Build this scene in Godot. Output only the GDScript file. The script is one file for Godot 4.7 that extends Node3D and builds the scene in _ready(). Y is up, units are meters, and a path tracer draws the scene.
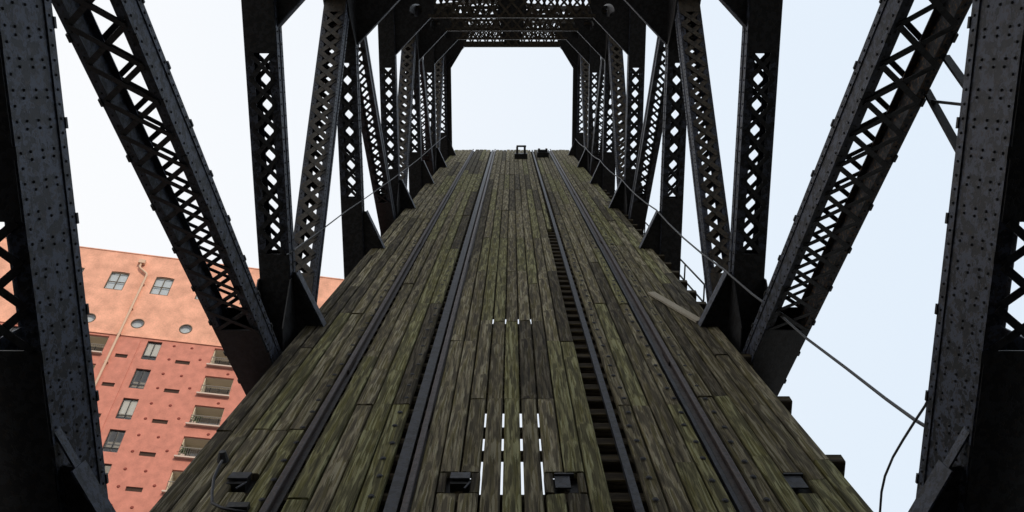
extends Node3D
# A railway bascule bridge leaf, raised to 59 degrees, seen from its heel.
# Bridge coordinates: u across, v above the deck (square to it), s along the deck, upwards.
const F := 809.0                 # focal length in pixels of the 1024 x 512 picture
const PITCH := 46.9              # camera looks up
const DECK := 59.0               # slope of the raised deck
const EYE := Vector3(0, 1.6, 0)
const H := 4.31                  # eye to deck, square to the deck
const S0 := 0.72                 # where the deck plane meets the ground
const PITCH_L := 7.03            # panel length
const P1 := 7.13                 # first panel point
var rng := RandomNumberGenerator.new()
var M := {}
var bridge: Node3D
var taken := {}

func L(u: float, v: float, s: float) -> Vector3: return Vector3(u, v, -(s - S0))
func P(i: int) -> float: return P1 + PITCH_L * (i - 1)

# a pixel's ray met with a plane u = const of the bridge -> bridge coordinates
func on_u(px: float, py: float, u: float) -> Vector3:
	var th := deg_to_rad(DECK - PITCH)
	var z := u * F / (px - 512.0)
	var y := (256.0 - py) * z / F
	var w := z * sin(th) - y * cos(th)
	var s := z * cos(th) + y * sin(th)
	return L(u, H - w, s)
func on_deck(px: float, py: float, v := 0.0) -> Vector3:
	var th := deg_to_rad(DECK - PITCH)
	var d := Vector3((px - 512.0) / F, (256.0 - py) / F, 1.0)
	var dv := d.y * cos(th) - d.z * sin(th)
	var ds := d.y * sin(th) + d.z * cos(th)
	var t := (v - H) / dv
	return L(d.x * t, v, ds * t)

# ---------------------------------------------------------------- mesh helpers
func new_st() -> SurfaceTool:
	var st := SurfaceTool.new(); st.begin(Mesh.PRIMITIVE_TRIANGLES); return st
func quad(st: SurfaceTool, a: Vector3, b: Vector3, c: Vector3, d: Vector3, uv := []):
	# clockwise seen from the front
	var n := (c - a).cross(b - a).normalized()
	if uv.is_empty():
		var lu := a.distance_to(b); var lv := a.distance_to(d)
		uv = [Vector2(0, 0), Vector2(lu, 0), Vector2(lu, lv), Vector2(0, lv)]
	var q := [a, b, c, d]
	for i in [0, 1, 2, 0, 2, 3]:
		st.set_normal(n); st.set_uv(uv[i]); st.add_vertex(q[i])
func tri(st: SurfaceTool, a: Vector3, b: Vector3, c: Vector3):
	var n := (c - a).cross(b - a).normalized()
	for p in [a, b, c]:
		st.set_normal(n); st.set_uv(Vector2(p.x, p.y)); st.add_vertex(p)
func box(st: SurfaceTool, t: Transform3D, c: Vector3, size: Vector3):
	var h := size * 0.5
	var v := []
	for i in 8:
		v.append(t * (c + Vector3(h.x * (1 if i & 1 else -1), h.y * (1 if i & 2 else -1), h.z * (1 if i & 4 else -1))))
	quad(st, v[6], v[7], v[5], v[4]); quad(st, v[3], v[2], v[0], v[1])
	quad(st, v[2], v[6], v[4], v[0]); quad(st, v[7], v[3], v[1], v[5])
	quad(st, v[2], v[3], v[7], v[6]); quad(st, v[4], v[5], v[1], v[0])
func bx(c: Vector3, size: Vector3) -> SurfaceTool:
	var st := new_st(); box(st, Transform3D.IDENTITY, c, size); return st
# bar between two points; wide = its width axis
func bar(st: SurfaceTool, a: Vector3, b: Vector3, w: float, th: float, wide := Vector3.RIGHT):
	var y := (b - a).normalized()
	var z := wide.cross(y).normalized(); var x := y.cross(z).normalized()
	box(st, Transform3D(Basis(x, y, z), (a + b) * 0.5), Vector3.ZERO, Vector3(w, a.distance_to(b), th))
# flat plate from a polygon in the XY plane of t, thickness along its Z
func plate(st: SurfaceTool, poly: PackedVector2Array, th: float, t: Transform3D):
	if Geometry2D.is_polygon_clockwise(poly): poly.reverse()
	var idx := Geometry2D.triangulate_polygon(poly)
	var o := Vector3(0, 0, th * 0.5)
	for i in range(0, idx.size(), 3):
		var q := [poly[idx[i]], poly[idx[i + 1]], poly[idx[i + 2]]]
		if (q[1] - q[0]).cross(q[2] - q[0]) < 0: q = [q[0], q[2], q[1]]
		var a := Vector3(q[0].x, q[0].y, 0); var b := Vector3(q[1].x, q[1].y, 0); var c := Vector3(q[2].x, q[2].y, 0)
		tri(st, t * (a + o), t * (c + o), t * (b + o)); tri(st, t * (a - o), t * (b - o), t * (c - o))
	for i in poly.size():
		var a := Vector3(poly[i].x, poly[i].y, 0); var j := (i + 1) % poly.size(); var b := Vector3(poly[j].x, poly[j].y, 0)
		quad(st, t * (a + o), t * (b + o), t * (b - o), t * (a - o))
func circle(c: Vector2, r: float, n := 24) -> PackedVector2Array:
	var p := PackedVector2Array()
	for i in n: p.append(c + Vector2(cos(TAU * i / n), sin(TAU * i / n)) * r)
	return p
# plate with a hole cut out
func plate_hole(st: SurfaceTool, poly: PackedVector2Array, hole: PackedVector2Array, hc: Vector2, th: float, t: Transform3D):
	var B := 100.0
	for sgn in [-1, 1]:
		var x0 = hc.x if sgn > 0 else hc.x - B
		var half := PackedVector2Array([Vector2(x0, -B), Vector2(x0 + B, -B), Vector2(x0 + B, B), Vector2(x0, B)])
		for part in Geometry2D.intersect_polygons(poly, half):
			for piece in Geometry2D.clip_polygons(part, hole): plate(st, piece, th, t)
func tube(st: SurfaceTool, pts: Array, r: float, n := 8):
	var rings := []
	for i in pts.size():
		var d: Vector3 = (pts[min(i + 1, pts.size() - 1)] - pts[max(i - 1, 0)]).normalized()
		var x := d.cross(Vector3(0.31, 0.87, 0.22)).normalized(); var y := x.cross(d)
		var ring := []
		for k in n: ring.append([pts[i] + (x * cos(TAU * k / n) + y * sin(TAU * k / n)) * r, x * cos(TAU * k / n) + y * sin(TAU * k / n)])
		rings.append(ring)
	for i in pts.size() - 1:
		for k in n:
			var k2 := (k + 1) % n
			var q := [rings[i][k], rings[i][k2], rings[i + 1][k2], rings[i + 1][k]]
			for m in [0, 1, 2, 0, 2, 3]:
				st.set_normal(q[m][1]); st.set_uv(Vector2(k, i)); st.add_vertex(q[m][0])
func dome(st: SurfaceTool, t: Transform3D, r: float, h: float, n := 6):
	for k in n:
		var a := TAU * k / n; var b := TAU * (k + 1) / n
		var p0 := Vector3(cos(a) * r, sin(a) * r, 0); var p1 := Vector3(cos(b) * r, sin(b) * r, 0)
		var q0 := p0 * 0.6 + Vector3(0, 0, h); var q1 := p1 * 0.6 + Vector3(0, 0, h)
		quad(st, t * q0, t * q1, t * p1, t * p0)
		tri(st, t * q0, t * Vector3(0, 0, h), t * q1)
func obj(called: String, st: SurfaceTool, m: Material, parent: Node) -> MeshInstance3D:
	var o := MeshInstance3D.new(); o.name = called; o.mesh = st.commit(); o.material_override = m
	parent.add_child(o, true); return o
func inst(called: String, mesh: Mesh, m: Material, parent: Node, t: Transform3D) -> MeshInstance3D:
	var o := MeshInstance3D.new(); o.name = called; o.mesh = mesh; o.material_override = m
	parent.add_child(o, true); o.transform = t; return o
func group(called: String, parent: Node) -> Node3D:
	var o := Node3D.new(); o.name = called; parent.add_child(o, true); return o
func tag(o: Node, label: String, category: String, grp := ""):
	o.set_meta("label", label); o.set_meta("category", category)
	if grp != "": o.set_meta("group", grp)
func stuff(o: Node) -> Node: o.set_meta("kind", "stuff"); return o

# ---------------------------------------------------------------- materials
func noise(seed_: int, freq: float, oct := 4) -> FastNoiseLite:
	var n := FastNoiseLite.new(); n.seed = seed_; n.frequency = freq; n.fractal_octaves = oct
	n.noise_type = FastNoiseLite.TYPE_SIMPLEX_SMOOTH; return n
func lin(r: float, g: float, b: float) -> Color: return Color(r, g, b).linear_to_srgb()
func tex(img: Image) -> ImageTexture: img.generate_mipmaps(); return ImageTexture.create_from_image(img)
func mat(c: Color, rough := 0.8, metal := 0.0) -> StandardMaterial3D:
	var m := StandardMaterial3D.new(); m.albedo_color = c; m.roughness = rough; m.metallic = metal; return m
# seamless noise image as floats
func field(seed_: int, freq: float, w: int, h: int, oct := 4) -> Image:
	return noise(seed_, freq, oct).get_seamless_image(w, h)

func steel_mat(seed_: int, base: Color, patch: Color, rust_and_warm_light: Color, amount: float) -> StandardMaterial3D:
	var n := 512
	var a := field(seed_, 0.012, n, n, 5); var b := field(seed_ + 9, 0.03, n, n, 3); var c := field(seed_ + 5, 0.15, n, n, 2)
	var img := Image.create(n, n, true, Image.FORMAT_RGB8); var hm := Image.create(n, n, false, Image.FORMAT_L8)
	for y in n:
		for x in n:
			var va := a.get_pixel(x, y).r; var vb := b.get_pixel(x, y).r; var vc := c.get_pixel(x, y).r
			var k := smoothstep(0.52 - amount * 0.12, 0.60 - amount * 0.12, va * 0.6 + vb * 0.4 + (vc - 0.5) * 0.12)
			var col := base.lerp(patch, k)
			col = col.lerp(rust_and_warm_light, smoothstep(0.60, 0.74, vb + (vc - 0.5) * 0.3) * 0.8)
			col = col * (0.82 + 0.36 * vc)
			img.set_pixel(x, y, Color(col.r, col.g, col.b).linear_to_srgb())
			hm.set_pixel(x, y, Color.WHITE * (0.5 * k + 0.5 * vc))
	var m := StandardMaterial3D.new()
	m.albedo_texture = tex(img); m.roughness = 0.50; m.metallic_specular = 0.5
	var nm := hm; nm.bump_map_to_normal_map(1.6)
	m.normal_enabled = true; m.normal_texture = tex(nm); m.normal_scale = 0.6
	m.uv1_triplanar = true; m.uv1_scale = Vector3.ONE * 0.9
	return m
func wood_tex(seed_: int) -> Array:
	var w := 256; var h := 1024              # 0.56 m by 2.6 m
	var img := Image.create(w, h, true, Image.FORMAT_RGB8); var hm := Image.create(w, h, false, Image.FORMAT_L8)
	var big := field(seed_, 0.016, w, 128, 4); var sp := field(seed_ + 3, 0.04, w, 48, 4)
	var g := field(seed_ + 1, 0.030, w, 48, 4); var gf := field(seed_ + 2, 0.11, w, 24, 3)
	big.resize(w, h, Image.INTERPOLATE_CUBIC); sp.resize(w, h, Image.INTERPOLATE_CUBIC); g.resize(w, h, Image.INTERPOLATE_CUBIC); gf.resize(w, h, Image.INTERPOLATE_CUBIC)
	var fine := field(seed_ + 6, 0.22, w, h, 2)
	var grey := Color(0.300, 0.270, 0.200); var moss := Color(0.192, 0.170, 0.092); var dark := Color(0.046, 0.041, 0.034); var pale := Color(0.50, 0.48, 0.39)
	for y in h:
		for x in w:
			var b := big.get_pixel(x, y).r
			var x2 := posmod(int(x + (b - 0.5) * 14.0), w)     # wavy grain
			var s1 := g.get_pixel(x2, y).r; var s2 := gf.get_pixel(x2, y).r; var s := sp.get_pixel(x2, y).r; var fn := fine.get_pixel(x, y).r
			var col := grey.lerp(moss, smoothstep(0.42, 0.64, b * 0.75 + s1 * 0.25))
			col = col.lerp(dark, smoothstep(0.46, 0.78, s1) * 0.45)
			col = col.lerp(dark, smoothstep(0.58, 0.74, s2) * 0.60)                                  # checks along the grain
			col = col.lerp(dark, smoothstep(0.53, 0.62, (1.0 - b) * 0.75 + s * 0.25 + (fn - 0.5) * 0.2) * 0.62)   # tar stains
			col = col.lerp(pale, smoothstep(0.55, 0.63, s + (fn - 0.5) * 0.25) * smoothstep(0.42, 0.56, b) * 0.6)  # worn, flaking face
			col *= 0.80 + 0.40 * fn
			img.set_pixel(x, y, Color(col.r, col.g, col.b).linear_to_srgb())
			hm.set_pixel(x, y, Color.WHITE * clampf(1.0 - smoothstep(0.5, 0.72, s2) * 0.7 - smoothstep(0.5, 0.7, s1) * 0.3, 0, 1))
	hm.bump_map_to_normal_map(2.5)
	return [tex(img), tex(hm)]
func paint_tex(seed_: int, c: Color, spread: float, scale := 0.02) -> ImageTexture:
	var n := 512
	var a := field(seed_, scale, n, n, 4); var b := field(seed_ + 4, 0.12, n, n, 3)
	var img := Image.create(n, n, true, Image.FORMAT_RGB8)
	for y in n:
		for x in n:
			var k := 1.0 + (a.get_pixel(x, y).r - 0.5) * spread + (b.get_pixel(x, y).r - 0.5) * spread * 0.5
			img.set_pixel(x, y, Color(c.r * k, c.g * k, c.b * k).linear_to_srgb())
	return tex(img)

func make_materials():
	M.steel = steel_mat(11, Color(0.009, 0.009, 0.010), Color(0.026, 0.027, 0.031), Color(0.028, 0.020, 0.014), 0.45)
	M.plate = steel_mat(23, Color(0.013, 0.015, 0.022), Color(0.070, 0.083, 0.122), Color(0.036, 0.027, 0.022), 0.8)
	M.rust_and_warm_light = steel_mat(37, Color(0.034, 0.028, 0.020), Color(0.072, 0.060, 0.043), Color(0.090, 0.050, 0.024), 0.7)  # rusty brown that also paints in warm bounced sunlight
	M.rail = steel_mat(41, Color(0.056, 0.043, 0.042), Color(0.092, 0.074, 0.074), Color(0.085, 0.050, 0.034), 0.6)
	M.guard = steel_mat(43, Color(0.014, 0.015, 0.020), Color(0.034, 0.037, 0.052), Color(0.030, 0.024, 0.021), 0.7)
	M.rustplate = steel_mat(61, Color(0.016, 0.017, 0.022), Color(0.050, 0.052, 0.062), Color(0.26, 0.135, 0.045), 0.5)
	M.cable = mat(lin(0.10, 0.10, 0.105), 0.5, 0.3)
	M.rivet = mat(lin(0.022, 0.022, 0.025), 0.6)
	M.wood = []
	for k in 3:
		var t := wood_tex(100 + k * 17)
		for tint in [Color(1.0, 0.98, 0.93), Color(0.89, 0.87, 0.82), Color(0.96, 0.97, 0.83), Color(0.68, 0.66, 0.64)]:
			var m := StandardMaterial3D.new(); m.albedo_texture = t[0]; m.albedo_color = tint
			m.normal_enabled = true; m.normal_texture = t[1]; m.normal_scale = 0.8; m.roughness = 0.9; m.metallic_specular = 0.3
			M.wood.append(m)
	M.tie = M.wood[3].duplicate(); M.tie.albedo_color = Color(0.62, 0.58, 0.54)
	M.board = M.wood[0].duplicate(); M.board.albedo_color = Color(1, 1, 1); M.board.albedo_texture = paint_tex(71, Color(0.46, 0.41, 0.32), 0.5, 0.05)
	M.coral = mat(Color.WHITE, 0.9); M.coral.albedo_texture = paint_tex(5, Color(0.60, 0.240, 0.185), 0.30); M.coral.uv1_triplanar = true; M.coral.uv1_scale = Vector3.ONE * 0.11
	M.peach = mat(Color.WHITE, 0.9); M.peach.albedo_texture = paint_tex(8, Color(0.80, 0.415, 0.300), 0.42, 0.014); M.peach.uv1_triplanar = true; M.peach.uv1_scale = Vector3.ONE * 0.085  # peach paint; its stronger mottling stands in for patches of reflected light
	M.cream = mat(lin(0.74, 0.68, 0.54), 0.85)
	M.railing = mat(lin(0.22, 0.20, 0.18), 0.6)
	M.slab = mat(lin(0.62, 0.50, 0.44), 0.8)
	M.pipe = mat(lin(0.66, 0.46, 0.34), 0.6)
	M.frame = mat(lin(0.10, 0.075, 0.05), 0.6)
	M.darkframe = mat(lin(0.03, 0.03, 0.032), 0.5)
	M.blind_or_reflection = mat(lin(0.66, 0.66, 0.62), 0.8)
	M.sky_reflection = mat(lin(0.66, 0.74, 0.82), 0.8)  # pale blue for painted sky reflections behind the upper panes
	M.anchor = mat(lin(0.26, 0.06, 0.045), 0.8)
	M.louvre = mat(lin(0.12, 0.075, 0.06), 0.7)
	M.plaster = mat(lin(0.50, 0.48, 0.44), 0.9)
	M.leaf = mat(lin(0.05, 0.08, 0.03), 0.8)
	M.glass = mat(Color(0.10, 0.13, 0.15, 0.08), 0.03); M.glass.transparency = BaseMaterial3D.TRANSPARENCY_ALPHA; M.glass.metallic_specular = 0.5
	M.ground = mat(Color.WHITE, 0.95); M.ground.albedo_texture = paint_tex(51, Color(0.11, 0.105, 0.095), 0.8, 0.05); M.ground.uv1_triplanar = true; M.ground.uv1_scale = Vector3.ONE * 0.3
	M.concrete = mat(Color.WHITE, 0.9); M.concrete.albedo_texture = paint_tex(53, Color(0.30, 0.28, 0.26), 0.4, 0.03); M.concrete.uv1_triplanar = true; M.concrete.uv1_scale = Vector3.ONE * 0.12

# ---------------------------------------------------------------- sky, sun, camera
func make_view():
	var cam := Camera3D.new(); cam.name = "camera"; add_child(cam)
	cam.position = EYE; cam.rotation_degrees.x = PITCH
	cam.fov = rad_to_deg(2.0 * atan(256.0 / F)); cam.near = 0.05; cam.far = 2000.0; cam.current = true
	var w := 256; var h := 128
	var img := Image.create(w, h, false, Image.FORMAT_RGBF)
	for y in h:
		for x in w:
			var az := (float(x) + 0.5) / w * TAU; var el := PI * (0.5 - (float(y) + 0.5) / h)
			# hazy summer sky: whiter toward the left of the bridge, pale blue to its right
			var dx := -sin(az) * cos(el)          # +1 toward the bridge's left or right side
			var side := -dx
			var k := clampf(0.57 + 0.75 * side, 0.0, 1.0); k = smoothstep(0.0, 1.0, k)
			var up := clampf(sin(maxf(el, 0.0)), 0.0, 1.0)
			var col := Color(1.02, 1.01, 1.0).lerp(Color(0.76, 0.86, 0.97), k)
			col = col.lerp(Color(0.80, 0.88, 1.0), up * up * 0.30)
			if el < 0: col = Color(0.30, 0.29, 0.27)
			img.set_pixel(x, y, col)
	var env := Environment.new(); env.background_mode = Environment.BG_SKY
	var sm := PanoramaSkyMaterial.new(); sm.panorama = ImageTexture.create_from_image(img)
	var sky := Sky.new(); sky.sky_material = sm; env.sky = sky
	env.tonemap_mode = Environment.TONE_MAPPER_LINEAR; env.tonemap_exposure = 1.0
	env.sdfgi_enabled = true; env.ssao_enabled = true; env.ssil_enabled = true
	var we := WorldEnvironment.new(); we.name = "world_environment"; we.environment = env; add_child(we)
	var sun := DirectionalLight3D.new(); sun.name = "sun"; add_child(sun)
	sun.light_energy = 0.7; sun.light_color = Color(1.0, 0.93, 0.82); sun.light_angular_distance = 0.5; sun.shadow_enabled = true
	var az := deg_to_rad(28.0); var el := deg_to_rad(33.0)
	var to_sun := Vector3(sin(az) * cos(el), sin(el), cos(az) * cos(el))
	sun.look_at_from_position(to_sun * 100.0, Vector3.ZERO, Vector3.UP)

# ---------------------------------------------------------------- riveted, laced steel members
# A = (v, s) foot, B = (v, s) head; side -1 / 1; laced between y0 and y1 along the member
func member(called: String, a: Vector2, b: Vector2, side: int, w: float, d: float, y0: float, y1: float, o := {}) -> Node3D:
	var node := group(called, bridge)
	var uc: float = o.get("u", 4.21); var pa := L(side * uc, a.x, a.y); var pb := L(side * uc, b.x, b.y)
	var len := pa.distance_to(pb)
	var yv := (pb - pa).normalized(); var xv := Vector3.RIGHT; var zv := xv.cross(yv)
	var t := Transform3D(Basis(xv, yv, zv), pa)
	var fl: float = o.get("flange", 0.11); var tp := 0.022
	for sx in [-1, 1]:
		var st := new_st()
		if o.get("open", false) and sx == side:      # plate left out where the member is laced
			box(st, t, Vector3(sx * (w * 0.5 - tp * 0.5), y0 * 0.5, 0), Vector3(tp, y0, d))
			box(st, t, Vector3(sx * (w * 0.5 - tp * 0.5), (len + y1) * 0.5, 0), Vector3(tp, len - y1, d))
		else: box(st, t, Vector3(sx * (w * 0.5 - tp * 0.5), len * 0.5, 0), Vector3(tp, len, d))
		for sz in [-1, 1]:
			box(st, t, Vector3(sx * (w * 0.5 - fl * 0.5), len * 0.5, sz * (d * 0.5 + 0.009)), Vector3(fl, len, 0.018))
			box(st, t, Vector3(sx * (w * 0.5 + 0.008), len * 0.5, sz * (d * 0.5 - fl * 0.5 + 0.017)), Vector3(0.016, len - 0.01, fl))
		obj("side_plate", st, o.get("outer", M.plate) if sx == side else M.plate, node)
	for sz in [-1, 1]:
		var z = sz * (d * 0.5 + 0.026)
		for q in [[0.0, y0], [y1, len]]:
			var pl := new_st()
			box(pl, t, Vector3(0, (q[0] + q[1]) * 0.5, z), Vector3(w, q[1] - q[0], 0.016))
			obj("batten_plate", pl, o.get("face", M.steel), node)
	# lacing
	var pitch: float = o.get("pitch", 0.42); var n := int(round((y1 - y0) / pitch)); pitch = (y1 - y0) / n
	var bw: float = o.get("bar", 0.065)
	var lw := w - fl * 0.9
	var blen := sqrt(lw * lw + pitch * pitch)
	var bm: Mesh = bx(Vector3.ZERO, Vector3(bw, blen, 0.012)).commit()
	var rest := new_st(); var any := false
	for sz in [1, -1]:
		var near: bool = o.get("single", false) and sz == 1
		for k in n:
			for dg in [-1, 1]:
				var ang: float = atan2(lw, pitch) * dg
				var c := Vector3(0, y0 + (k + 0.5) * pitch, sz * (d * 0.5 + 0.026 + (0.013 if dg > 0 else 0.0)))
				var bt := t * Transform3D(Basis(Vector3(0, 0, 1), ang), c)
				if near: inst("lacing_bar", bm, o.get("face", M.steel), node, bt)
				else: box(rest, bt, Vector3.ZERO, Vector3(bw, blen, 0.012)); any = true
	if any: stuff(obj("lacing", rest, o.get("face", M.steel), node))
	# rivets on the inner side plate and on the flanges
	if o.get("rivets", 0.0) > 0.0:
		var rv := new_st(); var step: float = o.rivets; var k := 0
		var it := t * Transform3D(Basis(Vector3(0, 0, 1), Vector3(0, 1, 0), Vector3(-1, 0, 0)), Vector3.ZERO) if side > 0 else t * Transform3D(Basis(Vector3(0, 0, -1), Vector3(0, 1, 0), Vector3(1, 0, 0)), Vector3.ZERO)
		var y := 0.15
		var rr: float = o.get("rivet_r", 0.018)
		while y < len - 0.1:
			for z in [-(d * 0.5 - 0.045), d * 0.5 - 0.045]:
				dome(rv, it * Transform3D(Basis(), Vector3(z, y, w * 0.5 + 0.016)), rr, 0.014)
			if o.get("field", false):
				for z in [-d * 0.22, d * 0.02, d * 0.24]:
					dome(rv, it * Transform3D(Basis(), Vector3(z + rng.randf_range(-0.01, 0.01), y + (0.06 if k % 2 else 0.0), w * 0.5)), rr, 0.016)
			for sx in [-1, 1]:
				dome(rv, t * Transform3D(Basis(), Vector3(sx * (w * 0.5 - 0.04), y, d * 0.5 + 0.018)), rr * 0.9, 0.014)
			y += step; k += 1
		stuff(obj("rivets", rv, M.rivet, node))
	# splice lugs on the outer edge
	if o.get("lugs", false):
		var lg := new_st(); var y := 0.5
		while y < len - 0.2:
			for sx in [-1, 1]:
				box(lg, t, Vector3(sx * (w * 0.5 + 0.012), y, d * 0.5 + 0.02), Vector3(0.035, 0.10, 0.03))
				box(lg, t, Vector3(sx * (w * 0.5 + 0.012), y + 0.2, -d * 0.5 - 0.02), Vector3(0.035, 0.10, 0.03))
			y += 0.86
		stuff(obj("rivet_heads", lg, M.steel, node))
	return node

func plane_uv(s: float) -> Transform3D: return Transform3D(Basis(), L(0, 0, s))   # XY = (u, v) at station s
func plane_side(u: float) -> Transform3D:   # X = along the deck (s), Y = v
	return Transform3D(Basis(Vector3(0, 0, -1), Vector3(0, 1, 0), Vector3(1, 0, 0)), L(u, 0, 0))
func pv(a: Array) -> PackedVector2Array:
	var p := PackedVector2Array()
	for i in range(0, a.size(), 2): p.append(Vector2(a[i], a[i + 1]))
	return p

func make_truss(side: int):
	var U := side * 4.28
	# verticals
	for i in range(1, 8):
		var s := P(i)
		if i == 1:
			member("post", Vector2(-1.9, s - 0.23), Vector2(7.4, s - 0.23), side, 0.56, 0.74, 4.0, 5.1, {"u": 4.27, "open": true, "pitch": 0.40, "bar": 0.07, "rivets": 0.125, "field": true, "rivet_r": 0.015, "single": true, "lugs": true})
		else:
			member("post", Vector2(-1.6, s), Vector2(7.3, s), side, 0.52 if i < 7 else 0.60, 0.32, 2.95, 6.4, {"pitch": 0.43, "bar": 0.075, "flange": 0.13, "single": i <= 3, "rivets": 0.2 if i <= 3 else 0.0})
	# diagonals
	for i in [2, 4, 6]:
		var near: bool = i == 2
		member("diagonal", Vector2(-1.6, P(i) - 0.16), Vector2(7.2, P(i - 1)), side, 0.68 if near else 0.50, 0.38 if near else 0.36, 2.9 if near else 2.8, 9.9 if near else 9.6, {"u": 4.285 if near else 4.21, "pitch": 0.50 if near else 0.44, "bar": 0.065, "single": near, "rivets": 0.16 if near else 0.0, "lugs": near, "flange": 0.10 if near else 0.12, "outer": M.rustplate if near and side > 0 else M.plate})
		if i < 7:
			member("diagonal", Vector2(-1.6, P(i) + 0.16), Vector2(7.2, P(i + 1)), side, 0.50, 0.40, 2.6, 9.4, {"pitch": 0.40, "bar": 0.11, "flange": 0.10, "single": i == 2, "rivets": 0.10 if i <= 4 else 0.0, "rivet_r": 0.014, "face": M.rust_and_warm_light})
	# chords
	var tc := group("top_chord", bridge)
	for sx in [-1, 1]: obj("side_plate", bx(L(U + sx * 0.28, 7.35, (P(1) + P(7)) * 0.5), Vector3(0.025, 0.62, P(7) - P(1) + 0.6)), M.steel, tc)
	obj("cover_plate", bx(L(U, 7.68, (P(1) + P(7)) * 0.5), Vector3(0.66, 0.03, P(7) - P(1) + 0.6)), M.steel, tc)
	var lc := new_st(); var s1 := P(1)
	while s1 < P(7):
		bar(lc, L(U - 0.27, 7.04, s1), L(U + 0.27, 7.04, s1 + 0.5), 0.07, 0.014)
		bar(lc, L(U + 0.27, 7.025, s1), L(U - 0.27, 7.025, s1 + 0.5), 0.07, 0.014)
		s1 += 0.5
	stuff(obj("lacing", lc, M.steel, tc))
	var bc := group("bottom_chord", bridge)
	for sx in [-1, 1]: obj("side_plate", bx(L(U + sx * 0.30, -1.75, 27.0), Vector3(0.03, 0.70, 48.0)), M.steel, bc)
	obj("cover_plate", bx(L(U, -2.11, 27.0), Vector3(0.66, 0.02, 48.0)), M.steel, bc)
	# unseen solid heel girder, added to block side light from the lower deck
	var hp := group("added_heel_girder", bridge)
	var hw := new_st()
	plate(hw, pv([2.0, -1.5, 6.3, -1.5, 6.3, 7.3, -1.6, 7.3, -1.6, 4.2]), 0.03, plane_side(side * 4.50))
	obj("web_plate", hw, M.plate, hp)
	for k in 6: obj("stiffener", bx(L(side * 4.42, 4.6, 5.9 - k * 1.2), Vector3(0.12, 5.0, 0.02)), M.steel, hp)
	# gussets and brackets
	for i in range(1, 8):
		var s := P(i)
		# flat gusset plates where diagonals meet the chords
		if i % 2 == 0:
			for sx in [-1, 1]:
				var g := new_st()
				plate(g, pv([s - 1.0, -1.35, s + 1.2, -1.35, s + 1.1, 0.2, s + 0.25, 0.9, s - 0.25, 0.9, s - 0.9, 0.2]), 0.02, plane_side(side * (4.21 + sx * 0.285)))
				obj("gusset_plate", g, M.steel, bridge)
		elif i > 1:
			for sx in [-1, 1]:
				var g := new_st()
				plate(g, pv([s - 1.5, 7.0, s + 1.5, 7.0, s + 0.9, 5.9, s + 0.2, 5.2, s - 0.2, 5.2, s - 0.9, 5.9]), 0.02, plane_side(side * (4.21 + sx * 0.282)))
				obj("gusset_plate", g, M.steel, bridge)
		# knee bracket between post and floor beam
		var sb := s - 0.06 if i > 1 else 6.60
		var br := group("floor_bracket", bridge)
		var w := new_st()
		plate(w, pv([side * 4.02, -0.9, side * 3.42, -0.9, side * 3.42, 0.03, side * 3.84, 0.98, side * 4.02, 1.02]), 0.02, plane_uv(sb))
		obj("web_plate", w, M.steel, br)
		var fg := new_st()
		bar(fg, L(side * 3.40, 0.0, sb), L(side * 3.835, 1.0, sb), 0.02, 0.22, Vector3(1, -0.4 * side, 0).normalized())
		obj("flange", fg, M.plate, br)
		if i <= 4:
			var bv := new_st()
			for k in 8:
				dome(bv, Transform3D(Basis(), L(side * 3.98, -0.1 + k * 0.13, sb - 0.01)), 0.017, 0.014)
				dome(bv, Transform3D(Basis(), L(side * (3.47 + k * 0.047), 0.03 + k * 0.107, sb - 0.01)), 0.017, 0.014)
			stuff(obj("rivets", bv, M.plate, br))
		if i == 1:
			var f2 := new_st()
			bar(f2, L(side * 3.84, 1.0, sb), L(side * 3.99, 1.35, sb), 0.02, 0.10, Vector3(1, -0.4 * side, 0).normalized())
			obj("flange", f2, M.plate, br)
		# sway frame corner
		if i >= 2:
			var k := group("knee_brace", bridge)
			var kw := new_st()
			var poly := pv([side * 4.02, 5.15, side * 2.72, 6.45, side * 2.35, 7.45, side * 4.02, 7.45])
			if i < 7: plate_hole(kw, poly, circle(Vector2(side * 3.22, 6.68), 0.21), Vector2(side * 3.22, 6.68), 0.02, plane_uv(s))
			else: plate(kw, pv([side * 4.02, 0.0, side * 3.62, 0.0, side * 3.62, 5.15, side * 2.85, 6.36, side * 2.35, 7.45, side * 4.02, 7.45]), 0.02, plane_uv(s))
			obj("web_plate", kw, M.steel, k)
			var kf := new_st()
			bar(kf, L(side * 4.02, 5.15, s), L(side * 2.72, 6.45, s), 0.02, 0.20, Vector3(side, 1, 0).normalized())
			obj("flange", kf, M.plate, k)

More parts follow.
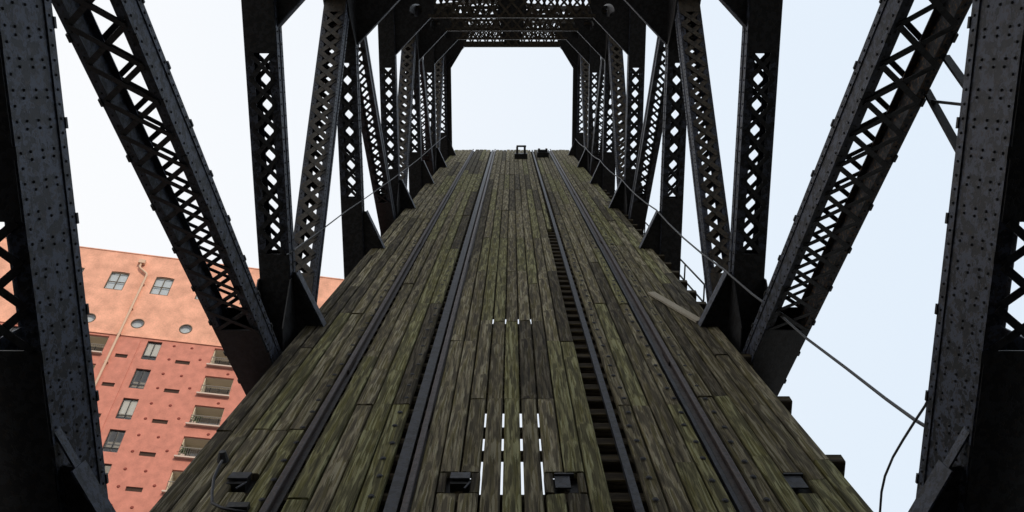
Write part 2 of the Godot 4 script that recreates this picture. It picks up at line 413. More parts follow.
func make_top_bracing():
	for i in range(1, 8):
		var s := P(i)
		var fr := group("sway_frame", bridge)
		var vb := 6.44 if i < 7 else 6.36
		for v in [vb, 7.42]:
			var st := new_st()
			box(st, Transform3D(), L(0, v, s), Vector3(5.6, 0.018, 0.30))
			for sz in [-1, 1]: box(st, Transform3D(), L(0, v + (0.06 if v < 7 else -0.06), s + sz * 0.05), Vector3(5.6, 0.10, 0.016))
			obj("flange", st, M.rust_and_warm_light, fr)  # warm bounced sunlight put into the bracing colour
		var lc := new_st(); var n := 12
		for k in n:
			var u0 := -2.6 + 5.2 * k / n; var u1 := -2.6 + 5.2 * (k + 1) / n
			for q in [[vb, 7.42, 0.13], [7.42, vb, 0.115], [7.42, (vb + 7.42) * 0.5, -0.12], [(vb + 7.42) * 0.5, 7.42, -0.135], [vb, (vb + 7.42) * 0.5, -0.12], [(vb + 7.42) * 0.5, vb, -0.135]]:
				bar(lc, L(u0, q[0], s + q[2]), L(u1, q[1], s + q[2]), 0.075, 0.012, Vector3(0, 1, 0))
		stuff(obj("lacing", lc, M.rust_and_warm_light, fr))
		var cp := new_st()
		plate(cp, pv([-0.5, vb, 0.5, vb, 0.42, 7.42, -0.42, 7.42]), 0.02, plane_uv(s - 0.03))
		obj("centre_plate", cp, M.steel, fr)
		if i == 7: obj("portal_plate", bx(L(0, 6.53, s - 0.03), Vector3(5.7, 0.32, 0.02)), M.rust_and_warm_light, fr)
		# top lateral X bracing to the next frame, laced struts
		if i < 7:
			for dg in [-1, 1]:
				var a := L(dg * 3.9, 7.30 + dg * 0.09, s); var b := L(-dg * 3.9, 7.30 + dg * 0.09, P(i + 1))
				var la := group("lateral_brace", bridge)
				var y := (b - a).normalized(); var x := y.cross(Vector3.UP).normalized(); var len := a.distance_to(b)
				var t := Transform3D(Basis(x, y, x.cross(y)), a)
				var st := new_st(); var lt := new_st()
				for sx in [-1, 1]: box(st, t, Vector3(sx * 0.17, len * 0.5, 0), Vector3(0.10, len, 0.10))
				obj("flange", st, M.rust_and_warm_light, la)
				var m := 20
				for k in m:
					for d2 in [-1, 1]:
						bar(lt, t * Vector3(-0.15 * d2, len * k / m, 0.01 * d2), t * Vector3(0.15 * d2, len * (k + 1) / m, 0.01 * d2), 0.06, 0.012, x)
				stuff(obj("lacing", lt, M.rust_and_warm_light, la))
			var gp := new_st()
			box(gp, Transform3D(), L(0, 7.16, s + PITCH_L * 0.5), Vector3(1.1, 0.02, 0.9))
			obj("gusset_plate", gp, M.steel, bridge)

# ---------------------------------------------------------------- deck
func plank_mesh(w: float, len: float, th: float, c: float, sag: float) -> ArrayMesh:
	# long box along Z with chamfered upper edges; wood runs along V
	var st := new_st()
	var o := Vector2(rng.randf() * 4.0, rng.randf() * 4.0)
	var pr := [Vector2(-w / 2, -th), Vector2(-w / 2, -c), Vector2(-w / 2 + c, 0), Vector2(w / 2 - c, 0), Vector2(w / 2, -c), Vector2(w / 2, -th)]
	var a0 := rng.randf_range(-0.02, 0.02); var a1 := rng.randf_range(-0.02, 0.02)   # ends sawn a little out of square
	var tw := sag * 0.5
	var run := 0.0
	for i in 6:
		var p: Vector2 = pr[i]; var q: Vector2 = pr[(i + 1) % 6]
		var e := p.distance_to(q)
		var z0p := len * 0.5 + a0 * p.x / w; var z0q := len * 0.5 + a0 * q.x / w
		var z1p := -len * 0.5 + a1 * p.x / w; var z1q := -len * 0.5 + a1 * q.x / w
		var k := [Vector3(p.x, p.y - tw * p.x / w, z0p), Vector3(p.x, p.y + tw * p.x / w, z1p), Vector3(q.x, q.y + tw * q.x / w, z1q), Vector3(q.x, q.y - tw * q.x / w, z0q)]
		var uv := [o + Vector2(run / 0.56, 0), o + Vector2(run / 0.56, len / 2.6), o + Vector2((run + e) / 0.56, len / 2.6), o + Vector2((run + e) / 0.56, 0)]
		quad(st, k[0], k[1], k[2], k[3], uv); run += e
	for e in [1, -1]:
		var z = len * 0.5 * e
		var f := func(i): return Vector3(pr[i].x, pr[i].y - tw * e * pr[i].x / w, z + (a0 if e > 0 else a1) * pr[i].x / w)
		var q := [[1, 4, 5, 0], [2, 3, 4, 1]]
		for r in q:
			if e > 0: quad(st, f.call(r[0]), f.call(r[1]), f.call(r[2]), f.call(r[3]))
			else: quad(st, f.call(r[1]), f.call(r[0]), f.call(r[3]), f.call(r[2]))
	return st.commit()

func make_deck():
	var deck := group("deck", bridge)
	var END := 53.4
	var fit := [[-3.05, 7.98, 8.44], [-0.587, 7.98, 8.44], [0.587, 7.98, 8.44], [3.175, 7.98, 8.44]]
	var rows := []
	# [centre u, width, joint stations]
	for k in 5: rows.append([-3.77 + 0.115 + k * 0.230, 0.216, "l"])
	for k in 4: rows.append([-2.40 + 0.126 + k * 0.2515, 0.237, "t"])
	for k in 9: rows.append([(k - 4) * 0.235, 0.221, "c"])
	for q in [[1.43, 1.64], [1.64, 1.885], [1.885, 2.13], [2.13, 2.325]]: rows.append([(q[0] + q[1]) * 0.5, q[1] - q[0] - 0.017, "t"])
	rows.append([1.135, 0.13, "g"])
	for k in 5: rows.append([2.60 + 0.115 + k * 0.23, 0.215, "r"])
	var commons := {"c": [0.8, 5.2, 10.62, 14.4, 18.4, 22.6, 27.7, 33.2, 38.8, 45.5, 60.0], "t": [0.8, 5.4, 10.4, 15.6, 21.0, 26.6, 32.6, 39.0, 46.0, 60.0], "l": [0.8, 5.0, 9.6, 14.9, 20.2, 26.0, 31.8, 38.2, 45.0, 60.0], "g": [24.0, 31.0, 39.0, 60.0], "r": [0.8, 5.4, 10.7, 15.9, 21.6, 27.2, 33.0, 39.0, 46.0, 60.0]}
	var count := 0
	for r in rows:
		var st_list: Array = commons[r[2]].duplicate()
		var own := rng.randf() < 0.35                    # some rows break joint with their neighbours
		for j in range(1, st_list.size()):
			st_list[j] += rng.randf_range(-0.03, 0.03)
			if own and not (r[2] == "c" and j <= 3): st_list[j] += (st_list[j - 1] - st_list[j]) * rng.randf_range(0.2, 0.5)
		if r[2] == "c" and abs(r[0]) > 0.7: st_list.remove_at(2); st_list[2] -= 1.2
		st_list[-1] = END + rng.randf_range(-0.12, 0.14)
		var mi := rng.randi() % 12
		for j in st_list.size() - 1:
			var spans := [[st_list[j], st_list[j + 1]]]
			for f in fit:
				if abs(f[0] - r[0]) < 0.13:
					var ns := []
					for sp in spans:
						if sp[0] < f[1] and sp[1] > f[2]: ns.append([sp[0], f[1]]); ns.append([f[2], sp[1]])
						else: ns.append(sp)
					spans = ns
			for sp in spans:
				var len: float = sp[1] - sp[0] - rng.randf_range(0.006, 0.03)
				var o := MeshInstance3D.new(); o.name = "plank"; o.mesh = plank_mesh((0.215 if r[2] == "c" and abs(r[0]) < 0.3 and sp[1] < 10.9 else r[1]) - rng.randf_range(0.002, 0.016), len, 0.085, 0.015, rng.randf_range(-0.012, 0.012))
				mi = rng.randi() % 12
				if mi % 4 == 3 and rng.randf() < 0.3: mi -= 1 + rng.randi() % 3   # dark boards are the fewest
				o.material_override = M.wood[mi]
				deck.add_child(o, true)
				o.position = L(r[0] + rng.randf_range(-0.003, 0.003), rng.randf_range(-0.018, 0.008), (sp[0] + sp[1]) * 0.5)
				count += 1
	print("planks ", count)
	# timber ties under each track, seen in the open slots beside the rails
	var tm := {}
	for sd in [-1, 1]:
		var k := 0; var s := 2.46
		while s < 53.2:
			var out := 3.66
			if sd > 0 and s > 5.0 and ((s < 13.0 and k % 4 == 2) or (s >= 15.0 and k % 2 == 1)): out = 3.98
			var inn := 0.62
			if not tm.has(out): tm[out] = plank_mesh(0.20, out - inn, 0.22, 0.012, 0.0)
			if s < 34.0: inst("tie", tm[out], M.tie, deck, Transform3D(Basis(Vector3.UP, PI * 0.5), L(sd * (inn + out) * 0.5, -0.10 - (0.0), s)))
			s += 0.467; k += 1
	var rest := new_st()
	for sd in [-1, 1]:
		var s := 34.2
		while s < 53.2:
			box(rest, Transform3D(), L(sd * 2.15, -0.21, s), Vector3(3.2, 0.22, 0.20)); s += 0.46
	stuff(obj("tie_rows", rest, M.tie, deck))
	# nailing battens under the middle planks
	var nail := []
	var s2 := 2.5
	while s2 < 7.6: nail.append([s2, s2 + 0.44]); s2 += 0.5
	nail += [[7.60, 8.11], [8.99, 9.19], [9.63, 9.88], [10.44, 11.0]]
	s2 = 11.06
	while s2 < 53.0:
		nail.append([s2, s2 + 0.46]); s2 += 0.50
		if s2 > 14.1 and s2 < 14.6: s2 = 14.98
	for q in nail: obj("batten", bx(L(0, -0.125, (q[0] + q[1]) * 0.5), Vector3(2.1, 0.05, q[1] - q[0])), M.tie, deck)
	for u in [-0.8225, -0.5875, 0.5875, 0.8225]: obj("added_gap_cover", bx(L(u, -0.118, 12.0), Vector3(0.09, 0.056, 9.0)), M.tie, deck)  # covers added so no skylight shows through the outer gaps
	# bolts through the guard planks
	var bt := new_st()
	for u in [-2.66, -1.49, 1.53, 2.23, 2.71]:
		var s := 6.0
		while s < 40.0:
			dome(bt, Transform3D(Basis(Vector3.RIGHT, -PI / 2), L(u + rng.randf_range(-0.03, 0.03), 0.002, s + rng.randf_range(-0.06, 0.06))), 0.038, 0.014, 8)
			s += 0.46 if s < 22 else 0.92
	stuff(obj("bolts", bt, M.rivet, deck))
	# rails
	for u in [-2.54, -1.105, 2.515]:
		var r := group("rail", bridge)
		var st := new_st()
		var prof := pv([-0.07, -0.105, 0.07, -0.105, 0.07, -0.09, 0.012, -0.075, 0.012, 0.005, 0.036, 0.015, 0.036, 0.040, 0.026, 0.050, -0.026, 0.050, -0.036, 0.040, -0.036, 0.015, -0.012, 0.005, -0.012, -0.075, -0.07, -0.09])
		plate(st, prof, 52.4, Transform3D(Basis(), L(u, 0, 27.2)))
		obj("rail_section", st, M.rail, r)
		var s := 9.0 + rng.randf() * 4.0
		while s < 50.0:
			var jb := new_st()
			for sx in [-1, 1]:
				box(jb, Transform3D(), L(u + sx * 0.026, -0.035, s), Vector3(0.022, 0.07, 0.6))
			obj("joint_bar", jb, M.rail, r); s += 9.9
	# steel guard strips inside the flangeways
	for g in [[-1.262, 0.135], [1.325, 0.09], [2.375, 0.05]]:
		obj("guard_strip", bx(L(g[0], -0.05, 27.2), Vector3(g[1], 0.07, 52.4)), M.guard, bridge)
	# stringers and floor beams
	for u in [-2.54, -1.105, 1.105, 2.515]:
		var st := new_st()
		box(st, Transform3D(), L(u, -0.95, 27.6), Vector3(0.02, 1.1, 51.0))
		box(st, Transform3D(), L(u, -0.36, 27.6), Vector3(0.30, 0.03, 51.0)); box(st, Transform3D(), L(u, -1.51, 27.6), Vector3(0.30, 0.03, 51.0))
		obj("stringer", st, M.steel, bridge)
	for i in range(1, 8):
		var st := new_st()
		box(st, Transform3D(), L(0, -1.0, P(i)), Vector3(8.0, 1.15, 0.025)); box(st, Transform3D(), L(0, -1.59, P(i)), Vector3(8.0, 0.03, 0.35))
		obj("floor_beam", st, M.steel, bridge)
	obj("end_beam", bx(L(0, -0.75, 53.3), Vector3(7.4, 1.0, 0.03)), M.steel, bridge)
	make_fittings(fit)

func make_fittings(fit: Array):
	for i in fit.size():
		var f: Array = fit[i]
		var n := group("deck_box", bridge)
		var sm: float = (f[1] + f[2]) * 0.5
		var st := new_st()                                         # sunken steel pan
		box(st, Transform3D(), L(f[0], -0.115, sm), Vector3(0.30 if abs(f[0]) > 1.0 else 0.40, 0.02, 0.52))
		obj("pan", st, M.steel, n)
		if abs(f[0]) < 1.0:                                        # ripped planks closing the hole at both sides
			for q in [[0.408, 0.10], [0.772, 0.08]]:
				var o := MeshInstance3D.new(); o.name = "plank"; o.mesh = plank_mesh(q[1], 0.44, 0.085, 0.008, 0.0); o.material_override = M.wood[3]
				n.add_child(o, true); o.position = L(signf(f[0]) * q[0], -0.006, sm)
		if i < 2:
			var ld := new_st()
			box(ld, Transform3D(Basis(Vector3.RIGHT, -0.12), L(f[0] + 0.01, 0.015, f[2] - 0.12)), Vector3.ZERO, Vector3(0.22, 0.02, 0.18))
			obj("lid", ld, M.guard, n)
			obj("housing", bx(L(f[0] + 0.01, -0.05, f[2] - 0.17), Vector3(0.21, 0.10, 0.20)), M.steel, n)
			var rd := new_st(); tube(rd, [L(f[0] + 0.12, 0.0, f[1] + 0.22), L(f[0] + 0.07, 0.03, f[1] + 0.02)], 0.012); obj("rod", rd, M.guard, n)
			if i == 0:
				var c := new_st()
				var pts := [on_deck(222, 461, 0.10), on_deck(219, 466, 0.18), on_deck(214, 478, 0.12), on_deck(212, 492, 0.08), on_deck(212, 503, 0.05), on_deck(222, 508, 0.04), on_deck(236, 511, 0.04), on_deck(246, 512, 0.0)]
				tube(c, pts, 0.016); obj("conduit", c, M.guard, n)
				var cl := new_st(); dome(cl, Transform3D(Basis(Vector3.RIGHT, -PI / 2), on_deck(223, 461, 0.0)), 0.07, 0.12, 10); obj("clamp", cl, M.steel, n)
				obj("clamp", bx(on_deck(238, 507, 0.02), Vector3(0.22, 0.06, 0.10)), M.steel, n)
		else:
			obj("plate", bx(L(f[0] - 0.025, -0.035, sm + 0.07), Vector3(0.17 if i == 2 else 0.20, 0.02, 0.30)), M.guard, n)
			obj("lip", bx(L(f[0], -0.03, f[2] - 0.02), Vector3(0.22, 0.05, 0.03)), M.steel, n)
	# lock fittings at the free end
	for q in [[0.52, 47.2, 0.74, 0.55], [1.82, 48.2, 0.70, 0.30]]:
		var n := group("end_lock", bridge)
		obj("base_casting", bx(L(q[0], 0.14, q[1]), Vector3(q[2], 0.30, 0.7)), M.steel, n)
		var st := new_st()
		for sx in [-1, 1]: box(st, Transform3D(), L(q[0] + sx * 0.22, 0.28 + q[3] * 0.35, q[1]), Vector3(0.12, q[3] * 0.7, 0.3))
		if q[3] > 0.5: box(st, Transform3D(), L(q[0] + 0.02, 0.28 + q[3] * 0.7 + 0.04, q[1]), Vector3(0.56, 0.09, 0.3))
		else: box(st, Transform3D(), L(q[0], 0.34, q[1]), Vector3(0.5, 0.16, 0.34))
		obj("yoke", st, M.steel, n)

func make_walkway():
	var w := group("walkway", bridge)
	for k in 3: obj("plank", bx(L(4.72 + k * 0.16, -1.95, 32.5), Vector3(0.15, 0.05, 25.0)), M.tie, w)
	var hr := group("handrail", w)
	for v in [-0.82, -1.30]:
		var st := new_st(); tube(st, [L(5.0, v, 19.6), L(5.0, v, 45.0)], 0.026); obj("rail_pipe", st, M.steel, hr)
	var s := 20.4
	while s < 45.0:
		var st := new_st(); tube(st, [L(5.0, -1.95, s), L(5.0, -0.82, s)], 0.024); obj("stanchion", st, M.steel, hr); s += 2.4
	var k := P(3)
	while k < 45.5:
		obj("support_arm", bx(L(4.75, -2.02, k), Vector3(0.9, 0.08, 0.12)), M.steel, w); k += PITCH_L
	# struts outside the right truss, beside the first post
	for q in [[926, 90, 962, 155], [945, 56, 985, 112], [930, 101, 985, 107]]:
		var st := new_st(); bar(st, on_u(q[0], q[1], 4.66), on_u(q[2], q[3], 4.66), 0.035 if q[1] == 101 else 0.09, 0.03)
		obj("strut", st, M.steel, bridge)

func make_bridge():
	bridge = Node3D.new(); bridge.name = "bascule_bridge"; add_child(bridge)
	tag(bridge, "raised railway bascule bridge leaf with black laced steel trusses and weathered timber deck", "bridge")
	bridge.position = Vector3(0, EYE.y - H * cos(deg_to_rad(DECK)), EYE.z - H * sin(deg_to_rad(DECK))) + S0 * Vector3(0, sin(deg_to_rad(DECK)), -cos(deg_to_rad(DECK)))
	bridge.rotation.x = deg_to_rad(DECK)
	make_deck()
	for sd in [-1, 1]: make_truss(sd)
	make_top_bracing()
	make_walkway()

func world_thing(called: String, st: SurfaceTool, m: Material) -> MeshInstance3D:
	var o := obj(called, st, m, self); o.transform = bridge.transform; return o
func make_loose_things():
	# pale board lying askew on the deck
	var a := on_deck(651, 294); var b := on_deck(700, 323)
	var st := new_st(); bar(st, a + Vector3(0, 0.028, 0), b + Vector3(0, 0.028, 0), 0.16, 0.04, Vector3(0, 0, 1))
	tag(world_thing("loose_board", st, M.board), "pale grey loose board lying askew across the timber deck", "board")
	# cables along the trusses
	var pts := []
	for i in range(7, 1, -1):
		pts.append(L(3.80, 1.03, P(i) - 0.1))
		if i > 2:
			for k in [0.25, 0.5, 0.75]: pts.append(L(3.80, 1.03 - 0.35 * k * (1 - k), P(i) - 0.1 - PITCH_L * k))
	for q in [[752, 294, 3.93], [780, 315, 4.08], [806, 338, 4.12], [846, 368, 4.13], [886, 399, 4.12], [915, 420, 4.10], [930, 429, 4.10]]: pts.append(on_u(q[0], q[1], q[2]))
	st = new_st(); tube(st, pts, 0.020)
	tag(world_thing("steel_cable", st, M.cable), "grey cable strung along the truss on the handrail side of the deck", "cable")
	pts = []
	for q in [[286, 255], [294, 250], [324, 228], [345, 212], [367, 197], [395, 177], [417.5, 160], [441, 139], [452, 132]]: pts.append(on_u(q[0], q[1], -3.95))
	st = new_st(); tube(st, pts, 0.014)
	tag(world_thing("twisted_wire", st, M.cable), "thin twisted wire slung between posts of the truss in front of the coral building", "wire")
	pts = []
	for q in [[930, 396], [925, 406], [915, 421], [903, 440], [893, 457], [885, 476], [881.5, 492], [880, 512], [881, 540]]: pts.append(on_u(q[0], q[1], 4.05))
	st = new_st(); tube(st, pts, 0.013)
	tag(world_thing("hanging_wire", st, M.cable), "thin black wire dangling in a curve from the heavy riveted post", "wire")

# ---------------------------------------------------------------- coral building
# facade coordinates: x along the wall, y height, z out of the wall
func make_building():
	var phi := deg_to_rad(10.2)
	var b := Node3D.new(); b.name = "apartment_building"; add_child(b)
	var e := Vector3(cos(phi), 0, -sin(phi)); var n := Vector3(sin(phi), 0, cos(phi))
	b.transform = Transform3D(Basis(e, Vector3.UP, n), n * (-56.0 * 0.984))
	tag(b, "tall coral painted apartment building with peach top storey and round windows", "building")
	var X0 := -46.0; var X1 := 2.0; var TOP := 55.14; var BAND := 45.75
	var holes_low := []; var holes_up := []
	var wins := []; var bals := []; var vents := []
	for k in 8:
		var y := 45.45 - 2.88 * k
		for wx in [-19.94, -31.0, -7.6]: wins.append([wx, y - 0.95, 1.15, 1.92, k])
		for cx in [-14.05, -24.7, -36.5]: bals.append([cx, y - 0.93, 2.25, 1.9, k])
		for vx in [-17.27, -22.04, -28.4, -10.4]: vents.append([vx, y - 1.8, 1.15 if vx == -17.27 else 0.95, 0.36])
	for w in wins: holes_low.append(Rect2(w[0] - w[2] / 2, w[1] - w[3] / 2, w[2], w[3]))
	for w in bals: holes_low.append(Rect2(w[0] - w[2] / 2, w[1] - w[3] / 2, w[2], w[3]))
	for w in vents: holes_low.append(Rect2(w[0] - w[2] / 2, w[1] - w[3] / 2, w[2], w[3]))
	var tops := []; var rounds := []
	for k in 9:
		tops.append(-40.3 + 3.8 * k); rounds.append(-41.35 + 3.89 * k)
	for x in tops: holes_up.append(Rect2(x - 0.77, 50.6, 1.54, 2.22))
	for x in rounds: holes_up.append(Rect2(x - 0.6, 46.55, 1.2, 1.2))
	obj("wall", wall_with_holes(X0, X1, 0.0, BAND, holes_low), M.coral, b)
	var uw := wall_with_holes(X0, X1, BAND, TOP, holes_up)
	for x in rounds: plate_hole(uw, pv([x - 0.6, 46.55, x + 0.6, 46.55, x + 0.6, 47.75, x - 0.6, 47.75]), circle(Vector2(x, 47.15), 0.54), Vector2(x, 47.15), 0.22, Transform3D(Basis(), Vector3(0, 0, -0.11)))
	for x in tops:                                                   # flat arch over each top window
		var a := pv([x - 0.77, 52.82])
		for q in 9: a.append(Vector2(x - 0.77 + 1.54 * q / 8.0, 52.68 + 0.08 * sin(PI * q / 8.0)))
		a.append(Vector2(x + 0.77, 52.82))
		plate(uw, a, 0.22, Transform3D(Basis(), Vector3(0, 0, -0.11)))
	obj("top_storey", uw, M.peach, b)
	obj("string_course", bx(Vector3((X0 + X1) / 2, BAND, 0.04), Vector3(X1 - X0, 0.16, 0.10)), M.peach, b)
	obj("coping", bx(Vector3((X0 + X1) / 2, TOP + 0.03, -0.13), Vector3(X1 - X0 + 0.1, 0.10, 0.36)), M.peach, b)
	obj("side_wall", bx(Vector3(X0 + 0.15, TOP / 2, -12.2), Vector3(0.3, TOP, 24)), M.coral, b)
	obj("side_wall", bx(Vector3(X1 - 0.15, TOP / 2, -12.2), Vector3(0.3, TOP, 24)), M.coral, b)
	obj("rear_wall", bx(Vector3((X0 + X1) / 2, TOP / 2, -24.3), Vector3(X1 - X0, TOP, 0.3)), M.coral, b)
	obj("roof", bx(Vector3((X0 + X1) / 2, TOP - 0.5, -12.2), Vector3(X1 - X0 - 0.7, 0.3, 23.6)), M.concrete, b)
	obj("room_wall", bx(Vector3((X0 + X1) / 2, TOP / 2, -2.2), Vector3(X1 - X0 - 0.7, TOP - 1.4, 0.1)), M.plaster, b)
	# shallow pilaster strip beside the downpipe
	obj("pilaster", bx(Vector3(-21.2, 22.7, 0.03), Vector3(0.28, 45.4, 0.06)), M.coral, b)
	for w in wins:
		var g := group("window", b)
		frame(g, w[0], w[1], w[2], w[3], 0.06, -0.16, M.darkframe)
		obj("mullion", bx(Vector3(w[0], w[1], -0.15), Vector3(0.06, w[3] - 0.1, 0.06)), M.darkframe, g)
		obj("transom", bx(Vector3(w[0], w[1] - w[3] * 0.28, -0.145), Vector3(w[2] - 0.1, 0.06, 0.05)), M.darkframe, g)
		obj("pane", bx(Vector3(w[0], w[1], -0.17), Vector3(w[2] - 0.1, w[3] - 0.1, 0.01)), M.glass, g)
		if (w[4] in [0, 2] and w[0] > -25.0) or (w[4] % 3 == 1 and w[0] < -25.0):
			for sx in [-1, 1]: obj("blind_or_reflection", bx(Vector3(w[0] + sx * 0.265, w[1] + 0.26, -0.24), Vector3(0.47, w[3] - 0.66, 0.02)), M.blind_or_reflection, g)
	for v in vents:
		var g := group("vent", b)
		obj("backing", bx(Vector3(v[0], v[1], -0.20), Vector3(v[2], v[3], 0.02)), M.plaster, g)
		var st := new_st()
		for k in 4: box(st, Transform3D(Basis(Vector3.RIGHT, 0.6), Vector3(v[0], v[1] - v[3] / 2 + 0.045 + k * 0.09, -0.10)), Vector3.ZERO, Vector3(v[2] - 0.02, 0.08, 0.012))
		obj("louvre", st, M.louvre, g)
	for x in tops:
		var g := group("window", b)
		frame(g, x, 51.62, 1.54, 2.02, 0.07, -0.07, M.frame)
		obj("mullion", bx(Vector3(x, 51.62, -0.065), Vector3(0.07, 1.94, 0.06)), M.frame, g)
		obj("transom", bx(Vector3(x, 51.55, -0.06), Vector3(1.42, 0.07, 0.05)), M.frame, g)
		for sx in [-1, 1]:
			for sy in [-1, 1]:
				var pw := 0.66; var ph := 0.90
				inst("pane", bx(Vector3.ZERO, Vector3(pw, ph, 0.01)).commit(), M.glass, g, Transform3D(Basis(Vector3(0, 1, 0), rng.randf_range(-0.01, 0.01)), Vector3(x + sx * 0.37, 51.55 + sy * 0.49, -0.09)))
		obj("blind_or_reflection", bx(Vector3(x, 51.6, -0.20), Vector3(1.5, 2.1, 0.02)), M.blind_or_reflection if int(abs(x) * 10) % 4 == 1 else M.sky_reflection, g)  # pale sheet behind the panes imitates reflected sky
	for x in rounds:
		var g := group("round_window", b)
		var st := new_st()
		plate_hole(st, circle(Vector2(x, 47.15), 0.52), circle(Vector2(x, 47.15), 0.44), Vector2(x, 47.15), 0.06, Transform3D(Basis(), Vector3(0, 0, -0.03)))
		obj("frame", st, M.frame, g)
		var pn := new_st(); plate(pn, circle(Vector2(x, 47.15), 0.50), 0.01, Transform3D(Basis(), Vector3(0, 0, -0.05))); obj("pane", pn, M.glass, g)
		var bl := new_st(); plate(bl, circle(Vector2(x, 47.15), 0.55), 0.02, Transform3D(Basis(), Vector3(0, 0, -0.26))); obj("blind_or_reflection", bl, M.sky_reflection, g)  # pale disc paints the sky reflected in the round pane
	for w in bals:
		var g := group("balcony", b)
		var x: float = w[0]; var y: float = w[1]; var y0: float = y - w[3] / 2; var hw: float = w[2] / 2
		obj("jamb", bx(Vector3(x - hw + 0.03, y, -0.68), Vector3(0.06, w[3], 1.0)), M.cream, g)
		obj("jamb", bx(Vector3(x + hw - 0.03, y, -0.68), Vector3(0.06, w[3], 1.0)), M.cream, g)
		obj("ceiling", bx(Vector3(x, y + w[3] / 2 - 0.03, -0.68), Vector3(w[2] - 0.12, 0.06, 1.0)), M.cream, g)
		obj("rear_wall", bx(Vector3(x, y + 0.78, -1.15), Vector3(w[2] - 0.12, 0.34, 0.06)), M.cream, g)
		obj("slab", bx(Vector3(x - 0.03, y0 + 0.02, -0.42), Vector3(w[2] + 0.26, 0.12, 1.4)), M.slab, g)
		obj("door_glass", bx(Vector3(x, y - 0.13, -1.14), Vector3(w[2] - 0.16, 1.48, 0.02)), M.glass, g)
		for q in [-0.7, 0.0, 0.7]: obj("door_frame", bx(Vector3(x + q, y - 0.13, -1.12), Vector3(0.06, 1.48, 0.05)), M.darkframe, g)
		var rl := new_st()
		box(rl, Transform3D(), Vector3(x, y0 + 0.86, 0.12), Vector3(w[2], 0.05, 0.05)); box(rl, Transform3D(), Vector3(x, y0 + 0.16, 0.12), Vector3(w[2], 0.03, 0.03))
		for k in 15: box(rl, Transform3D(), Vector3(x - hw + 0.04 + (w[2] - 0.08) * k / 14.0, y0 + 0.5, 0.12), Vector3(0.02, 0.7, 0.02))
		obj("railing", rl, M.railing, g)
		if w[4] in [2, 3] and x > -20:
			var lf := new_st()
			for k in 60:
				var c := Vector3(x - hw + 0.35 + rng.randfn(0, 0.16), y0 + 0.55 + rng.randfn(0, 0.22), -0.1 + rng.randfn(0, 0.12))
				box(lf, Transform3D(Basis(Vector3(rng.randf(), rng.randf(), rng.randf()).normalized(), rng.randf() * TAU), c), Vector3.ZERO, Vector3(0.09, 0.14, 0.006))
			obj("potted_plant", lf, M.leaf, g).set_meta("kind", "stuff")
			obj("flower_pot", bx(Vector3(x - hw + 0.35, y0 + 0.22, -0.1), Vector3(0.3, 0.3, 0.3)), M.slab, g)
	# tie-rod anchor plates
	for k in 7:
		for q in [[-18.37, 42.31], [-16.95, 42.29], [-18.36, 40.9], [-16.0, 41.2], [-13.5, 42.95]]:
			var st := new_st(); dome(st, Transform3D(Basis(), Vector3(q[0], q[1] + 2.9 - 2.89 * k, 0.0)), 0.13, 0.06, 8); obj("anchor_plate", st, M.anchor, b)
	# downpipe with hopper
	var dp := group("downpipe", b)
	var st := new_st(); tube(st, [Vector3(-23.75, 53.9, 0.2), Vector3(-23.75, 53.5, 0.2), Vector3(-23.65, 53.3, 0.2), Vector3(-22.95, 52.75, 0.2), Vector3(-22.86, 52.55, 0.2), Vector3(-22.86, 20.0, 0.2), Vector3(-22.86, 0.0, 0.2)], 0.10, 10)
	obj("pipe", st, M.pipe, dp)
	obj("hopper", bx(Vector3(-23.72, 54.05, 0.2), Vector3(0.55, 0.42, 0.34)), M.pipe, dp)
	for k in 12: obj("bracket", bx(Vector3(-22.86, 51.5 - k * 2.9, 0.12), Vector3(0.30, 0.06, 0.24)), M.pipe, dp)

func frame(g: Node, x: float, y: float, w: float, h: float, t: float, z: float, m: Material):
	var st := new_st()
	for s in [-1, 1]:
		box(st, Transform3D(), Vector3(x + s * (w / 2 - t / 2), y, z), Vector3(t, h, 0.08))
		box(st, Transform3D(), Vector3(x, y + s * (h / 2 - t / 2), z), Vector3(w - 2 * t, t, 0.08))
	obj("frame", st, m, g)
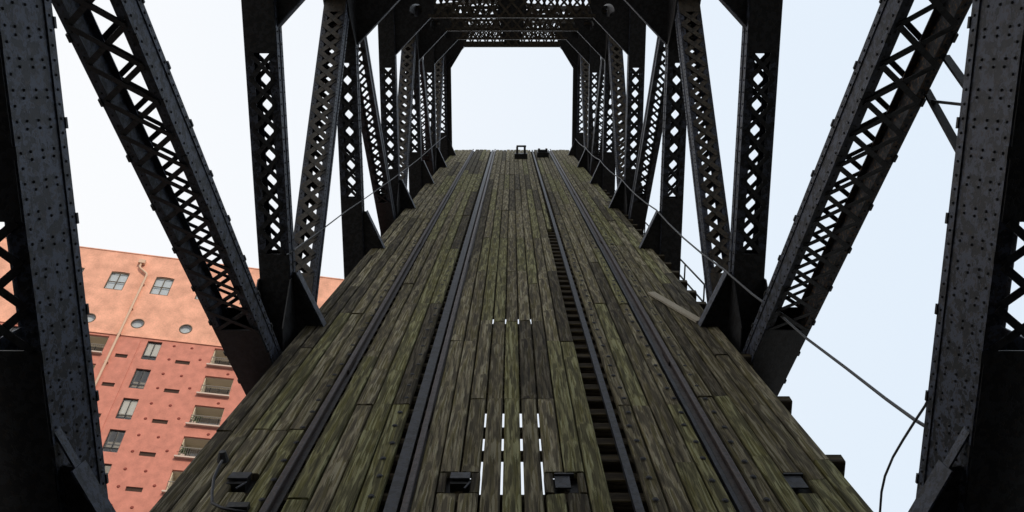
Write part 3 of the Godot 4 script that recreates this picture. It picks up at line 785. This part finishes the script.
# wall skin with reveals 0.25 m deep
func wall_with_holes(x0: float, x1: float, y0: float, y1: float, holes: Array) -> SurfaceTool:
	var st := new_st()
	var ys := [y0, y1]
	for h in holes: ys.append(clampf(h.position.y, y0, y1)); ys.append(clampf(h.end.y, y0, y1))
	ys.sort()
	for i in ys.size() - 1:
		var a: float = ys[i]; var b: float = ys[i + 1]
		if b - a < 0.001: continue
		var m := (a + b) * 0.5; var row := []
		for h in holes:
			if h.position.y < m and h.end.y > m: row.append([h.position.x, h.end.x])
		row.sort_custom(func(p, q): return p[0] < q[0])
		var x := x0
		for r in row + [[x1, x1]]:
			if r[0] - x > 0.001: quad(st, Vector3(x, b, 0), Vector3(r[0], b, 0), Vector3(r[0], a, 0), Vector3(x, a, 0))
			x = r[1]
	for h in holes:
		var p: Vector2 = h.position; var q: Vector2 = h.end; var d := Vector3(0, 0, -0.25)
		var c := [Vector3(p.x, p.y, 0), Vector3(q.x, p.y, 0), Vector3(q.x, q.y, 0), Vector3(p.x, q.y, 0)]
		for k in 4: quad(st, c[k], c[(k + 1) % 4], c[(k + 1) % 4] + d, c[k] + d)
	return st

# added unseen tower behind the viewer that keeps the sun off the bridge
func make_added_tower():
	var t := Node3D.new(); t.name = "added_shading_tower"; add_child(t)
	tag(t, "added unseen concrete tower with window bands behind the viewer, blocking the sun from the bridge", "tower")
	t.position = Vector3(26, 0, 44); t.rotation.y = deg_to_rad(10)
	var W := 54.0; var D := 22.0; var HT := 92.5
	obj("core", bx(Vector3(0, HT / 2, 0), Vector3(W, HT, D)), M.darkframe, t)
	var n := int(HT / 3.6)
	for k in n: obj("floor_slab", bx(Vector3(0, k * 3.6 + 0.6, 0), Vector3(W + 0.6, 1.5, D + 0.6)), M.concrete, t)
	for k in 13: obj("pier", bx(Vector3(-W / 2 + W * k / 12.0, HT / 2, -D / 2 - 0.35), Vector3(0.7, HT, 0.5)), M.concrete, t)

# unseen concrete weight over the heel, added and enlarged to darken the lower deck
func make_added_counterweight():
	var c := Node3D.new(); c.name = "added_counterweight"; add_child(c)
	tag(c, "unseen concrete weight block on steel legs behind the bridge heel, added to darken the lower deck", "added_counterweight")
	c.position = Vector3(0, 0, 6.0)
	obj("block", bx(Vector3(0, 11.4, -1.2), Vector3(8.6, 8.0, 10.6)), M.concrete, c)
	for sx in [-1, 1]:
		for sz in [-1, 1]: obj("leg", bx(Vector3(sx * 3.8, 3.7, sz * 3.4 - 0.6), Vector3(0.7, 7.4, 0.7)), M.steel, c)

func _ready():
	rng.seed = 4711
	make_view()
	make_materials()
	var g := obj("ground", bx(Vector3(0, -0.25, 0), Vector3(1600, 0.5, 1600)), M.ground, self); g.set_meta("kind", "structure")
	make_added_tower()
	make_added_counterweight()
	make_building()
	make_bridge()
	make_loose_things()
